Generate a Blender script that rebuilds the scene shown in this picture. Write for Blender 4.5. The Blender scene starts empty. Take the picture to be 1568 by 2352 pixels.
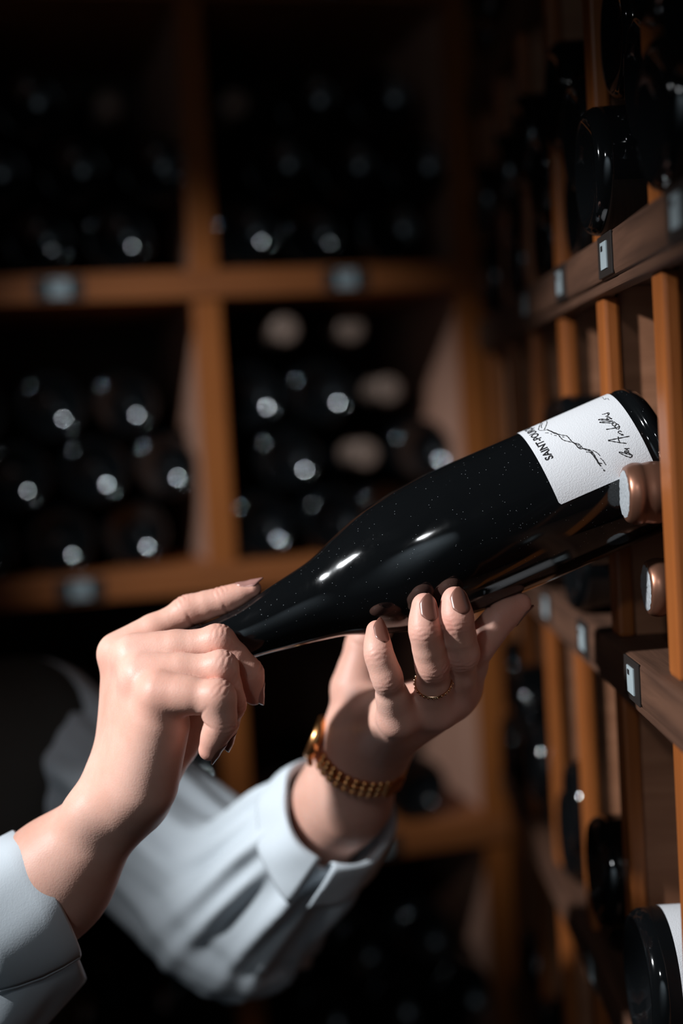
import bpy, math, random
import numpy as np
from mathutils import Vector, Matrix

rng = random.Random(7)
scene = bpy.context.scene
COL = scene.collection

# ------------------------------------------------------------------ camera
CAM = np.array([0.0, 0.0, 1.55])
FPX, PW, PH = 3267.0, 1568.0, 2352.0            # 50 mm lens on a 36 mm tall frame


def cam_axes(pitch=3.52, roll=3.4, yaw=0.2):
    p, t, w = [math.radians(a) for a in (pitch, roll, yaw)]
    f = np.array([math.sin(w) * math.cos(p), math.cos(w) * math.cos(p), -math.sin(p)])
    r = np.array([math.cos(w), -math.sin(w), 0.0])
    u = np.cross(r, f)
    return r * math.cos(t) - u * math.sin(t), u * math.cos(t) + r * math.sin(t), f


CR, CU, CF = cam_axes()
cam_data = bpy.data.cameras.new('camera')
cam_data.sensor_fit = 'VERTICAL'
cam_data.sensor_height = 36.0
cam_data.lens = 50.0 * (FPX / (2352 * 50 / 36.0))
cam_data.clip_start = 0.02
cam_data.dof.use_dof = True
cam_data.dof.focus_distance = 0.778
cam_data.dof.aperture_fstop = 2.15
cam_data.dof.aperture_blades = 0
cam = bpy.data.objects.new('camera', cam_data)
COL.objects.link(cam)
m = Matrix.Identity(4)
for i in range(3):
    m[i][0], m[i][1], m[i][2], m[i][3] = CR[i], CU[i], -CF[i], CAM[i]
cam.matrix_world = m
scene.camera = cam

# ------------------------------------------------------------------ world, lights, exposure
scene.view_settings.view_transform = 'Standard'
scene.view_settings.look = 'None'
scene.view_settings.gamma = 1.0
scene.view_settings.exposure = 0.0
scene.view_settings.use_curve_mapping = False
world = bpy.data.worlds.new('cellar_dark')
scene.world = world
world.use_nodes = True
world.node_tree.nodes['Background'].inputs[0].default_value = (0.35, 0.55, 0.75, 1)
world.node_tree.nodes['Background'].inputs[1].default_value = 0.006

def spot(name, pos, aim, energy, size, blend, radius=0.022, color=(0.93, 0.97, 1.0)):
    d = bpy.data.lights.new(name, 'SPOT')
    d.energy = energy
    d.color = color
    d.spot_size = math.radians(size)
    d.spot_blend = blend
    d.shadow_soft_size = radius
    o = bpy.data.objects.new(name, d)
    COL.objects.link(o)
    pos, aim = CAM + np.array(pos), CAM + np.array(aim)
    o.location = pos
    o.rotation_euler = Vector(aim - pos).to_track_quat('-Z', 'Y').to_euler()
    return o


spot('spot_over_bottle', (-1.183, 0.318, 0.69), (-0.03, 0.81, -0.085), 166.0, 26, 0.8, 0.048)
spot('added_back_rack_fill', (-0.62, 0.45, 0.78), (-0.05, 1.53, -0.08), 80.0, 25, 0.95, 0.022, (0.84, 0.94, 1.0))  # added fill spot, brightens the back rack beyond the main beam
spot('added_front_fill', (-0.42, -0.45, 0.62), (0.0, 0.80, -0.10), 7.0, 30, 0.9, 0.05)  # weak frontal fill added for camera-facing surfaces, no known lamp
spot('added_wall_sheen_light', (-0.35, -0.75, 0.95), (-0.75, -1.60, 0.25), 115.0, 75, 1.0, 0.03, (0.75, 0.9, 1.0))  # invented light on the front wall, gives the held bottle a bluish sheen


# ------------------------------------------------------------------ helpers
def ray(px, py):
    return CR * (px - PW / 2) / FPX - CU * (py - PH / 2) / FPX + CF


def P(px, py, d):
    """world point seen at a pixel at a given depth"""
    return CAM + ray(px, py) * d


def cdir(x, y, z):
    """direction given as (right, up, toward camera)"""
    v = CR * x + CU * y - CF * z
    return v / np.linalg.norm(v)


def nrm(v):
    v = np.asarray(v, float)
    return v / max(np.linalg.norm(v), 1e-12)


def link(name, mesh, mat=None, parent=None):
    o = bpy.data.objects.new(name, mesh)
    COL.objects.link(o)
    if mat is not None and not mesh.materials:
        mesh.materials.append(mat)
    if parent is not None:
        o.parent = parent
    return o


def mesh_of(name, verts, faces, smooth=True, mat=None):
    me = bpy.data.meshes.new(name)
    me.from_pydata([tuple(map(float, v)) for v in verts], [], faces)
    if smooth:
        me.polygons.foreach_set('use_smooth', [True] * len(me.polygons))
    me.update()
    if mat is not None:
        me.materials.append(mat)
    return me


def np_mesh(name, V, Q, mat=None):
    me = bpy.data.meshes.new(name)
    n, q = len(V), len(Q)
    me.vertices.add(n)
    me.vertices.foreach_set('co', np.asarray(V, np.float32).ravel())
    me.loops.add(q * 4)
    me.loops.foreach_set('vertex_index', np.asarray(Q, np.int32).ravel())
    me.polygons.add(q)
    me.polygons.foreach_set('loop_start', np.arange(0, q * 4, 4, dtype=np.int32))
    me.polygons.foreach_set('use_smooth', np.ones(q, bool))
    me.update(calc_edges=True)
    me.validate()
    if mat is not None:
        me.materials.append(mat)
    return me


def empty(name, loc=(0, 0, 0), rot=None):
    o = bpy.data.objects.new(name, None)
    o.empty_display_size = 0.05
    COL.objects.link(o)
    o.location = loc
    if rot is not None:
        o.rotation_euler = rot
    return o


def tag(o, label=None, cat=None, group=None, kind=None):
    if label:
        o['label'] = label
    if cat:
        o['category'] = cat
    if group:
        o['group'] = group
    if kind:
        o['kind'] = kind
    return o


def box_mesh(name, sx, sy, sz, bevel=0.0, mat=None):
    """box centred on the origin with a small chamfer"""
    import bmesh
    bm = bmesh.new()
    bmesh.ops.create_cube(bm, size=1.0)
    for v in bm.verts:
        v.co.x *= sx
        v.co.y *= sy
        v.co.z *= sz
    if bevel > 0:
        bmesh.ops.bevel(bm, geom=bm.edges[:], offset=bevel, segments=2, affect='EDGES', profile=0.6)
    me = bpy.data.meshes.new(name)
    bm.to_mesh(me)
    bm.free()
    if mat is not None:
        me.materials.append(mat)
    return me


def box(name, lo, hi, mat, parent=None, bevel=0.0015, frame=None):
    """box part between two corners of a frame (origin, ex, ey, ez)"""
    lo, hi = np.array(lo, float), np.array(hi, float)
    c, s = (lo + hi) / 2, hi - lo
    me = box_mesh(name, *s, bevel=bevel, mat=mat)
    o = link(name, me, None, parent)
    o.location = c
    return o


def lathe(name, prof, seg=32, mat=None, cap_ends=True):
    """profile [(r, z)] turned round +Z"""
    V, Fc = [], []
    rows = []
    for (r, z) in prof:
        if r < 1e-6:
            rows.append([len(V)])
            V.append((0, 0, z))
        else:
            rows.append(list(range(len(V), len(V) + seg)))
            for k in range(seg):
                a = 2 * math.pi * k / seg
                V.append((r * math.cos(a), r * math.sin(a), z))
    for A, B in zip(rows[:-1], rows[1:]):
        if len(A) == 1 and len(B) == 1:
            continue
        for k in range(seg):
            k2 = (k + 1) % seg
            if len(A) == 1:
                Fc.append((A[0], B[k2], B[k]))
            elif len(B) == 1:
                Fc.append((A[k], A[k2], B[0]))
            else:
                Fc.append((A[k], A[k2], B[k2], B[k]))
    return mesh_of(name, V, Fc, True, mat)


def smooth_prof(pts, n=6):
    """Catmull-Rom through profile points"""
    pts = [np.array(p, float) for p in pts]
    out = []
    for i in range(len(pts) - 1):
        p0, p1, p2, p3 = pts[max(i - 1, 0)], pts[i], pts[i + 1], pts[min(i + 2, len(pts) - 1)]
        for k in range(n):
            t = k / n
            out.append(0.5 * ((2 * p1) + (-p0 + p2) * t + (2 * p0 - 5 * p1 + 4 * p2 - p3) * t * t + (-p0 + 3 * p1 - 3 * p2 + p3) * t ** 3))
    out.append(pts[-1])
    return out


def rot_to(z, x=None):
    """rotation matrix whose Z is z (and X close to x)"""
    z = nrm(z)
    if x is None:
        x = np.array([0, 0, 1.0]) if abs(z[2]) < 0.9 else np.array([1.0, 0, 0])
    x = nrm(np.asarray(x) - z * np.dot(x, z))
    y = np.cross(z, x)
    return Matrix(((x[0], y[0], z[0]), (x[1], y[1], z[1]), (x[2], y[2], z[2])))


def place(o, loc, R):
    M = R.to_4x4()
    M.translation = Vector(loc)
    o.matrix_world = M
    return o


# ------------------------------------------------------------------ materials
def new_mat(name):
    mt = bpy.data.materials.new(name)
    mt.use_nodes = True
    nt = mt.node_tree
    return mt, nt, nt.nodes['Principled BSDF']


def ramp(nt, fac, stops):
    n = nt.nodes.new('ShaderNodeValToRGB')
    el = n.color_ramp.elements
    while len(el) < len(stops):
        el.new(0.5)
    for e, (p, c) in zip(el, stops):
        e.position = p
        e.color = (*c, 1)
    nt.links.new(fac, n.inputs[0])
    return n.outputs[0]


def noise(nt, scale, detail=4, vec=None, rough=0.5, dist=0.0):
    n = nt.nodes.new('ShaderNodeTexNoise')
    n.inputs['Scale'].default_value = scale
    n.inputs['Detail'].default_value = detail
    n.inputs['Roughness'].default_value = rough
    n.inputs['Distortion'].default_value = dist
    if vec is not None:
        nt.links.new(vec, n.inputs['Vector'])
    return n.outputs['Fac']


def coords(nt, scale=(1, 1, 1), kind='Object'):
    tc = nt.nodes.new('ShaderNodeTexCoord')
    mp = nt.nodes.new('ShaderNodeMapping')
    mp.inputs['Scale'].default_value = scale
    nt.links.new(tc.outputs[kind], mp.inputs[0])
    return mp.outputs[0]


def bump(nt, bs, height, strength, dist=0.001):
    b = nt.nodes.new('ShaderNodeBump')
    b.inputs['Strength'].default_value = strength
    b.inputs['Distance'].default_value = dist
    nt.links.new(height, b.inputs['Height'])
    nt.links.new(b.outputs[0], bs.inputs['Normal'])
    return b


def wood(name, dark, light, axis, rough=0.5, spec=0.35):
    mt, nt, bs = new_mat(name)
    sc = [55, 55, 55]
    sc[axis] = 5
    v = coords(nt, tuple(sc))
    f = noise(nt, 1.0, 6, v, 0.6, 0.6)
    nt.links.new(ramp(nt, f, [(0.3, dark), (0.68, light)]), bs.inputs['Base Color'])
    bs.inputs['Roughness'].default_value = rough
    bs.inputs['Specular IOR Level'].default_value = spec
    sc2 = [400, 400, 400]
    sc2[axis] = 25
    v2 = coords(nt, tuple(sc2))
    bump(nt, bs, noise(nt, 1.0, 3, v2), 0.35, 0.0006)
    return mt


def simple(name, col, rough=0.5, metal=0.0, spec=0.5, bump_scale=None, bump_s=0.2, var=0.0):
    mt, nt, bs = new_mat(name)
    bs.inputs['Base Color'].default_value = (*col, 1)
    bs.inputs['Roughness'].default_value = rough
    bs.inputs['Metallic'].default_value = metal
    bs.inputs['Specular IOR Level'].default_value = spec
    if var:
        v = coords(nt)
        a = tuple(c * (1 - var) for c in col)
        b = tuple(min(1, c * (1 + var)) for c in col)
        nt.links.new(ramp(nt, noise(nt, 40, 4, v), [(0.3, a), (0.7, b)]), bs.inputs['Base Color'])
    if bump_scale:
        v = coords(nt)
        bump(nt, bs, noise(nt, bump_scale, 4, v), bump_s, 0.001)
    return mt


M_POST = wood('varnished_orange_pine', (0.225, 0.061, 0.013), (0.35, 0.106, 0.025), 2, 0.42)
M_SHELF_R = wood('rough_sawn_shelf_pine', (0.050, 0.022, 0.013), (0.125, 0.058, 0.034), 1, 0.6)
M_SHELF_B = wood('varnished_shelf_pine', (0.20, 0.057, 0.016), (0.32, 0.101, 0.029), 0, 0.45)
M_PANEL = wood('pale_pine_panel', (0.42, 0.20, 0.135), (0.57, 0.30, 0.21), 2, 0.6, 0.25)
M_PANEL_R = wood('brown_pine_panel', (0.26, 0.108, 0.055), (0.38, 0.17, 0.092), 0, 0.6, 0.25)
M_BACK = wood('dark_back_board', (0.035, 0.022, 0.016), (0.06, 0.04, 0.03), 2, 0.7, 0.2)
M_SLOT = simple('tag_holder_black', (0.02, 0.015, 0.013), 0.5)
M_TAG = simple('tag_paper', (0.33, 0.385, 0.405), 0.6)
M_INK = simple('black_ink', (0.012, 0.011, 0.012), 0.5)
M_PLASTER = simple('cellar_plaster', (0.09, 0.08, 0.075), 0.85, bump_scale=18, bump_s=0.5, var=0.3)
M_WHITE = simple('whitewashed_plaster', (0.42, 0.43, 0.44), 0.85, bump_scale=12, bump_s=0.6, var=0.35)
M_FLOOR = simple('cellar_floor_concrete', (0.07, 0.065, 0.06), 0.7, bump_scale=30, bump_s=0.3, var=0.3)


def glass_mat(name, dust):
    mt, nt, bs = new_mat(name)
    bs.inputs['Base Color'].default_value = (0.0035, 0.0040, 0.0045, 1)
    bs.inputs['Roughness'].default_value = 0.07
    bs.inputs['IOR'].default_value = 1.6
    bs.inputs['Specular IOR Level'].default_value = 0.5
    v = coords(nt)
    if dust:
        vn = nt.nodes.new('ShaderNodeTexVoronoi')
        vn.feature = 'F1'
        vn.inputs['Scale'].default_value = 760.0
        nt.links.new(v, vn.inputs['Vector'])
        # sparse pale specks of dust that lie on the glass
        lt = nt.nodes.new('ShaderNodeMath')
        lt.operation = 'LESS_THAN'
        lt.inputs[1].default_value = 0.11
        nt.links.new(vn.outputs['Distance'], lt.inputs[0])
        sep = nt.nodes.new('ShaderNodeSeparateColor')
        nt.links.new(vn.outputs['Color'], sep.inputs[0])
        gt = nt.nodes.new('ShaderNodeMath')
        gt.operation = 'GREATER_THAN'
        gt.inputs[1].default_value = 0.86
        nt.links.new(sep.outputs[0], gt.inputs[0])
        mu = nt.nodes.new('ShaderNodeMath')
        mu.operation = 'MULTIPLY'
        nt.links.new(lt.outputs[0], mu.inputs[0])
        nt.links.new(gt.outputs[0], mu.inputs[1])
        mix = nt.nodes.new('ShaderNodeMix')
        mix.data_type = 'RGBA'
        mix.inputs[6].default_value = (0.0035, 0.0040, 0.0045, 1)
        mix.inputs[7].default_value = (0.35, 0.37, 0.38, 1)
        nt.links.new(mu.outputs[0], mix.inputs[0])
        nt.links.new(mix.outputs[2], bs.inputs['Base Color'])
        # thin smears that dull the gloss
        rr = ramp(nt, noise(nt, 26, 5, v, 0.6, 1.2), [(0.35, (0.035,) * 3), (0.75, (0.16,) * 3)])
        nt.links.new(rr, bs.inputs['Roughness'])
    return mt


M_GLASS = glass_mat('black_bottle_glass', False)
M_GLASS_HELD = glass_mat('black_bottle_glass_with_dust', True)
M_COPPER = simple('copper_foil_capsule', (0.30, 0.135, 0.085), 0.34, 0.75, bump_scale=60, bump_s=0.08)
M_CAPTOP = simple('silver_capsule_top', (0.40, 0.42, 0.44), 0.5, 0.2, bump_scale=500, bump_s=0.8)
M_BROWNCAP = simple('dull_brown_capsule', (0.20, 0.13, 0.10), 0.5, 0.2)
M_PAPER = simple('textured_label_paper', (0.67, 0.67, 0.69), 0.75, spec=0.2, bump_scale=1300, bump_s=0.28)
M_GOLD = simple('rose_gold', (0.78, 0.36, 0.14), 0.28, 1.0)
M_GOLD_R = simple('gold_ring', (0.80, 0.50, 0.30), 0.18, 1.0)
M_DIAL = simple('watch_dial', (0.05, 0.04, 0.035), 0.2)


def skin_mat():
    mt, nt, bs = new_mat('skin')
    v = coords(nt)
    base = ramp(nt, noise(nt, 28, 4, v, 0.55), [(0.3, (0.62, 0.325, 0.245)), (0.7, (0.75, 0.445, 0.355))])
    at = nt.nodes.new('ShaderNodeAttribute')
    at.attribute_name = 'flush'
    mix = nt.nodes.new('ShaderNodeMix')
    mix.data_type = 'RGBA'
    nt.links.new(at.outputs['Fac'], mix.inputs[0])
    nt.links.new(base, mix.inputs[6])
    mix.inputs[7].default_value = (0.69, 0.285, 0.225, 1)
    nt.links.new(mix.outputs[2], bs.inputs['Base Color'])
    bs.inputs['Roughness'].default_value = 0.5
    bs.inputs['Specular IOR Level'].default_value = 0.34
    bs.inputs['Subsurface Weight'].default_value = 0.22
    bs.inputs['Subsurface Radius'].default_value = (1.0, 0.36, 0.2)
    bs.inputs['Subsurface Scale'].default_value = 0.004
    vn = nt.nodes.new('ShaderNodeTexVoronoi')
    vn.inputs['Scale'].default_value = 900
    nt.links.new(v, vn.inputs['Vector'])
    ad = nt.nodes.new('ShaderNodeMath')
    ad.operation = 'ADD'
    nt.links.new(vn.outputs['Distance'], ad.inputs[0])
    nt.links.new(noise(nt, 330, 4, v), ad.inputs[1])
    bump(nt, bs, ad.outputs[0], 0.12, 0.0005)
    return mt


M_SKIN = skin_mat()
M_NAIL_BROWN = simple('metallic_brown_nail_polish', (0.20, 0.083, 0.060), 0.33, 0.12)
M_NAIL_PINK = simple('rosy_nail_polish', (0.40, 0.20, 0.17), 0.22, 0.15)
M_SHIRT = simple('pale_cotton_shirt', (0.57, 0.62, 0.665), 0.85, spec=0.2, bump_scale=900, bump_s=0.12)
M_VEST = simple('dark_wool_vest', (0.045, 0.041, 0.036), 0.9, spec=0.15, bump_scale=500, bump_s=0.3)
M_HAIR = simple('dark_hair', (0.02, 0.013, 0.009), 0.5, bump_scale=200, bump_s=0.5)

# ------------------------------------------------------------------ room shell
def slab(name, lo, hi, mat):
    o = box(name, lo, hi, mat, None, 0.0)
    tag(o, kind='structure')
    return o


BACK_A = math.radians(14.0)
BC = P(1085, 976, 1.60)
BC[2] = 0.0
BX = np.array([math.cos(BACK_A), math.sin(BACK_A), 0])       # along the back rack, to the right
BN = np.array([-math.sin(BACK_A), math.cos(BACK_A), 0])      # into the back rack

slab('floor', (-2.4, -1.6, -0.08), (1.2, 2.9, 0.0), M_FLOOR)
slab('ceiling', (-2.4, -1.6, 2.60), (1.2, 2.9, 2.68), M_PLASTER)
slab('wall_back', (-2.4, 2.42, 0.0), (1.2, 2.5, 2.60), M_PLASTER)
slab('wall_left', (-2.48, -1.6, 0.0), (-2.4, 2.9, 2.60), M_PLASTER)
slab('wall_front', (-2.4, -1.68, 0.0), (0.62, -1.6, 2.60), M_WHITE)
slab('wall_right', (0.62, -1.6, 0.0), (0.70, 2.42, 2.60), M_PLASTER)

# ------------------------------------------------------------------ right-hand rack (along Y)
ZC = CAM[2]
XF = 0.166
PITCH = 0.1503
POST_FAR = [0.726 + PITCH * k for k in range(-3, 6)]         # far edge of each post
POST_T = 0.0235
R_SHELF_B = [ZC + z for z in (0.0727 + 0.2367 * 2, 0.0727 + 0.2367, 0.0727, -0.164, -0.164 - 0.2367, -0.164 - 0.4734, -0.164 - 0.71, -0.164 - 0.9468, -0.164 - 1.1835)]
SH_T = 0.0255
Y0R, Y1R = POST_FAR[0] - POST_T, POST_FAR[-1]
XB = 0.485

rack_r = empty('wine_rack', (XF, 0.8, 0.0))
tag(rack_r, 'wooden wine rack along the right side, its shelves running away from the camera', 'wine rack')


def rbox(name, lo, hi, mat, bevel=0.0015, parent=rack_r):
    lo, hi = np.array(lo, float), np.array(hi, float)
    off = np.array([XF, 0.8, 0.0])
    return box(name, lo - off, hi - off, mat, parent, bevel)


ztop, zbot = R_SHELF_B[0] + SH_T, 0.02
shelf_objs_r = []
for zb in R_SHELF_B:
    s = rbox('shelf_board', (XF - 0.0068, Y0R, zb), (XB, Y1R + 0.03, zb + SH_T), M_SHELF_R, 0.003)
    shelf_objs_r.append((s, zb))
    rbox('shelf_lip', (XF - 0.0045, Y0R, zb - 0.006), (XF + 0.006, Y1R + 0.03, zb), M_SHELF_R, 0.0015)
rbox('back_board', (XB, Y0R, zbot), (XB + 0.012, Y1R + 0.03, ztop), M_BACK, 0.0)
for yf in POST_FAR:
    for k, zb in enumerate(R_SHELF_B):
        top = (R_SHELF_B[k - 1] - 0.006) if k else None
        if top is None:
            continue
        z0 = zb + SH_T
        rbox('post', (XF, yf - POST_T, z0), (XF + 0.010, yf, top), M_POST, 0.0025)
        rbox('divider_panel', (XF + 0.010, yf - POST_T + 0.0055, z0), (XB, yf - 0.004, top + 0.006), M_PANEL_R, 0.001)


def shelf_tag(parent, loc, R, w=0.0165, h=0.0150):
    """black holder strip with a white paper tag and a dark printed mark"""
    hd = link('tag_holder', box_mesh('tag_holder', w * 2.3, SH_T - 0.002, 0.0012, 0.0003, M_SLOT), None, parent)
    place(hd, loc, R)
    t = link('paper_tag', box_mesh('paper_tag', w, h, 0.0008, 0.0, M_TAG), None, parent)
    place(t, np.array(loc) + np.array(R @ Vector((0, 0, 0.0009))), R)
    mk = link('printed_mark', box_mesh('printed_mark', w * 0.30, h * 0.20, 0.0002, 0.0, M_INK), None, parent)
    place(mk, np.array(loc) + np.array(R @ Vector((-w * 0.22, h * 0.27, 0.0014))), R)


# tags on the shelf fronts: X of the tag runs along the shelf, Z out of it
RT = Matrix(((0, 0, -1), (-1, 0, 0), (0, 1, 0)))
for (s, zb), ys in zip(shelf_objs_r, ([], [0.66, 0.80, 0.96], [0.636, 0.802, 0.958, 1.13], [0.64, 0.783, 0.938, 1.10], [0.66, 0.82, 0.97], [], [], [], [])):
    for y in ys:
        wl = np.array([XF - 0.0074, y, zb + SH_T / 2])
        base = np.array([XF, 0.8, 0.0]) + np.array(s.location)
        shelf_tag(s, wl - base, RT)

# ------------------------------------------------------------------ back rack
B_DIV = [-0.8875, -0.59, -0.2925, 0.005]
B_SH = [ZC + z for z in (0.473, 0.158, -0.157, -0.472, -0.787, -1.102, -1.417)]
BT, BST, BD = 0.030, 0.030, 0.34
B_TOP = 2.5
rack_b = empty('wine_rack', BC, (0, 0, BACK_A))
tag(rack_b, 'wooden wine rack across the back, square compartments piled with bottles', 'wine rack')
bx0, bx1 = B_DIV[0] - BT / 2, B_DIV[-1] + BT / 2
for zc in B_SH:
    s = box('shelf_board', (bx0, -0.004, zc - BST / 2), (bx1, BD, zc + BST / 2), M_SHELF_B, rack_b, 0.002)
    for u in (-0.745, -0.4465, -0.138):
        RB = Matrix(((1, 0, 0), (0, 0, -1), (0, 1, 0)))
        shelf_tag(s, np.array([u, -0.0046, zc]) - np.array(s.location), RB, 0.022, 0.0185)
for k in range(len(B_SH) + 1):
    zt = (B_SH[k - 1] - BST / 2) if k else 2.50
    zb = (B_SH[k] + BST / 2) if k < len(B_SH) else 0.02
    for u in B_DIV:
        box('post', (u - BT / 2, 0.0, zb), (u + BT / 2, 0.012, zt), M_POST, rack_b, 0.002)
        box('divider_panel', (u - BT / 2 + 0.005, 0.012, zb), (u + BT / 2 - 0.005, BD, zt), M_PANEL, rack_b, 0.001)
box('back_board', (bx0, BD, 0.02), (bx1, BD + 0.012, 2.50), M_BACK, rack_b, 0.0)

# ------------------------------------------------------------------ rack bottles
RB0 = 0.0363


def bordeaux_profile(r=RB0, L=0.295):
    rho, rb = 0.044, r - 0.0068
    p = [(rb * q, 0.0008 + math.sqrt(rho ** 2 - (rb * q) ** 2) - math.sqrt(rho ** 2 - rb ** 2)) for q in (0, .2, .4, .6, .8, .9, 1.0)]
    p += [(rb + 0.0012, 0.0002), (rb + 0.0026, 0.0003), (r - 0.0022, 0.0022), (r - 0.0004, 0.0055), (r, 0.010)]
    body = [(r, 0.06), (r, 0.12), (r, 0.182), (r - 0.0012, 0.193), (r - 0.007, 0.205), (0.0205, 0.213), (0.0155, 0.223), (0.0142, 0.24), (0.0136, 0.262), (0.0136, 0.276), (0.0149, 0.277), (0.0149, 0.286), (0.0140, 0.2885), (0.0138, 0.294), (0.0125, L), (0.0085, L), (0, L - 0.001)]
    return p + body


ME_BORD = lathe('wine_bottle', bordeaux_profile(), 40, M_GLASS)
ME_FAT = lathe('wine_bottle_wide', bordeaux_profile(0.0435), 44, M_GLASS)


def capsule_mesh(mat, r=0.0156):
    prof = [(0.0, 0.2972), (0.0105, 0.2974), (0.0138, 0.2972), (0.0153, 0.2958), (r, 0.2925), (r, 0.2895), (r - 0.0004, 0.288), (r - 0.0002, 0.2855), (r + 0.0002, 0.283), (r, 0.2775), (r - 0.0010, 0.2755), (r - 0.0012, 0.262), (r - 0.0008, 0.240), (r - 0.0006, 0.232)]
    return lathe('capsule', smooth_prof(prof[::-1], 2)[::1], 40, mat)


ME_CAP_C = capsule_mesh(M_COPPER, 0.0166)
ME_CAP_B = capsule_mesh(M_BROWNCAP)


def cap_top_mesh():
    r = random.Random(3)
    V, Fc = [(0, 0, 0.2979)], []
    seg = 40
    for ring, rr in enumerate((0.004, 0.008, 0.0112, 0.0128)):
        for k in range(seg):
            a = 2 * math.pi * k / seg
            q = rr * (1 + (0.05 * r.uniform(-1, 1) if ring == 3 else 0))
            V.append((q * math.cos(a), q * math.sin(a), 0.2979 + r.uniform(-1, 1) * 0.00025 - (0.0004 if ring == 3 else 0)))
    for k in range(seg):
        Fc.append((0, 1 + k, 1 + (k + 1) % seg))
    for ring in range(3):
        a, b = 1 + ring * seg, 1 + (ring + 1) * seg
        for k in range(seg):
            k2 = (k + 1) % seg
            Fc.append((a + k, b + k, b + k2, a + k2))
    return mesh_of('capsule_top', V, Fc, True, M_CAPTOP)


ME_CAPTOP = cap_top_mesh()


def bottle(base, axis, label, group, me=ME_BORD, spin=0.0, cap=None):
    o = link('wine_bottle', me)
    R = rot_to(axis) @ Matrix.Rotation(spin, 3, 'Z')
    place(o, base, R)
    tag(o, label, 'bottle', group)
    if cap is not None:
        c = link('capsule', cap, None, o)
        if cap is ME_CAP_C:
            link('capsule_top', ME_CAPTOP, None, c)
    return o


# --- back rack: butt ends out, a few with the neck out
COLN = {0: 'far left', 1: 'left', 2: 'right'}
ROWN = {1: 'upper', 2: 'middle', 3: 'lower', 4: 'bottom'}
LAYN = ['lowest layer', 'second layer', 'third layer', 'top layer']
NECKS = {(2, 2): {(3, 0), (3, 1), (2, 2), (1, 1)}, (2, 1): {(2, 0)}, (1, 2): {(3, 0)}, (1, 1): {(2, 2)}, (3, 2): {(2, 0)}}
DZ = 0.0695
for row in (1, 2, 3, 4):
    zf = B_SH[row] + BST / 2
    for col in (0, 1, 2):
        u0, u1 = B_DIV[col] + BT / 2 - 0.005, B_DIV[col + 1] - BT / 2 + 0.005
        inner = u1 - u0
        nlay = {(2, 2): 4, (1, 2): 3, (2, 1): 3, (1, 1): 3, (2, 3): 1, (1, 3): 3, (2, 4): 3, (1, 4): 3}.get((col, row), 3)
        for lay in range(nlay):
            sh = 0.0 if lay % 2 == 0 else (inner - 2 * RB0 - 2 * 0.0815)
            for c in range(3):
                u = u0 + RB0 + 0.0008 + c * 0.0815 + max(0, sh - 0.0016)
                z = zf + RB0 + 0.0004 + lay * (DZ + 0.0012)
                dep = 0.012 + rng.uniform(-0.012, 0.028) + (0.035 if c == 2 and row == 2 else 0.0)
                neck = (lay, c) in NECKS.get((col, row), ())
                if neck and lay == 3 and c > 1:
                    continue
                if lay == 3 and c == 2 and (col, row) == (2, 2):
                    continue
                w = BC + BX * u + BN * dep + np.array([0, 0, z])
                lab = 'dark bottle %s, %s in the %s of the %s %s back compartment' % ('neck' if neck else 'butt', ('leftmost', 'middle', 'rightmost')[c], LAYN[lay], ROWN[row], COLN[col])
                grp = 'bottles in the %s %s back compartment' % (ROWN[row], COLN[col])
                if neck:
                    w2 = w + BN * 0.297
                    bottle(w2, -BN, lab, grp, spin=rng.uniform(0, 6), cap=ME_CAP_B)
                else:
                    bottle(w, BN + np.array([rng.uniform(-.002, .002), 0, rng.uniform(-.001, .001)]), lab, grp, spin=rng.uniform(0, 6))

# --- right rack
AX = np.array([1.0, 0, 0])
RLAY = ['at the bottom', 'second up', 'on top']
RROW = {0: 'topmost', 1: 'upper', 2: 'middle', 3: 'lower', 4: 'bottom'}
ORD = ['nearest', 'second', 'third', 'fourth', 'fifth', 'sixth', 'seventh', 'eighth']
for row in (0, 1, 2, 3, 4):
    zf = R_SHELF_B[row + 1] + SH_T
    for c in range(1, len(POST_FAR) - 1):
        ya, yb = POST_FAR[c] - 0.004, POST_FAR[c + 1] - POST_T + 0.0055
        cell = '%s compartment of the %s row, right rack' % (ORD[c - 1], RROW[row])
        grp = 'bottles in the ' + cell
        near, far = ya + RB0 + 0.0006, yb - RB0 - 0.0006
        dz = math.sqrt((2 * RB0 + 0.0006) ** 2 - (far - near) ** 2)
        if row == 3 and c in (2, 3):
            continue
        if row == 2 and c == 3:
            # the compartment the held bottle comes from: necks out with copper capsules
            for k, (x, y, z, nm) in enumerate([(XF + 0.0045, ya + RB0 + 0.036, zf + RB0 + 0.0004, 'lower bottle lying neck out with a copper capsule under the held bottle'), (XF - 0.0125, ya + RB0 + 0.0004, zf + RB0 + 0.0560, 'wine bottle lying neck out, copper capsule in front of the white label')]):
                bottle((x + 0.298, y, z), -AX, nm, 'bottles with copper capsules', cap=ME_CAP_C, spin=1.0 + k)
            continue
        n = {0: 3, 1: 3, 2: 3, 3: 3, 4: 2}[row]
        if row == 3 and c in (4, 5):
            n = 2
        if row == 2 and c >= 6:
            n = 2
        for k in range(n):
            y = far if k % 2 == 0 else near
            x = XF - 0.008 + rng.uniform(-0.008, 0.014)
            if row == 2 and c < 3:
                x = XF + 0.03
            bottle((x, y, zf + RB0 + 0.0004 + k * dz), AX + np.array([0, rng.uniform(-.002, .002), rng.uniform(-.001, .001)]),
                   'dark wine bottle %s in the %s' % (RLAY[k], cell), grp, spin=rng.uniform(0, 6))
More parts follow.
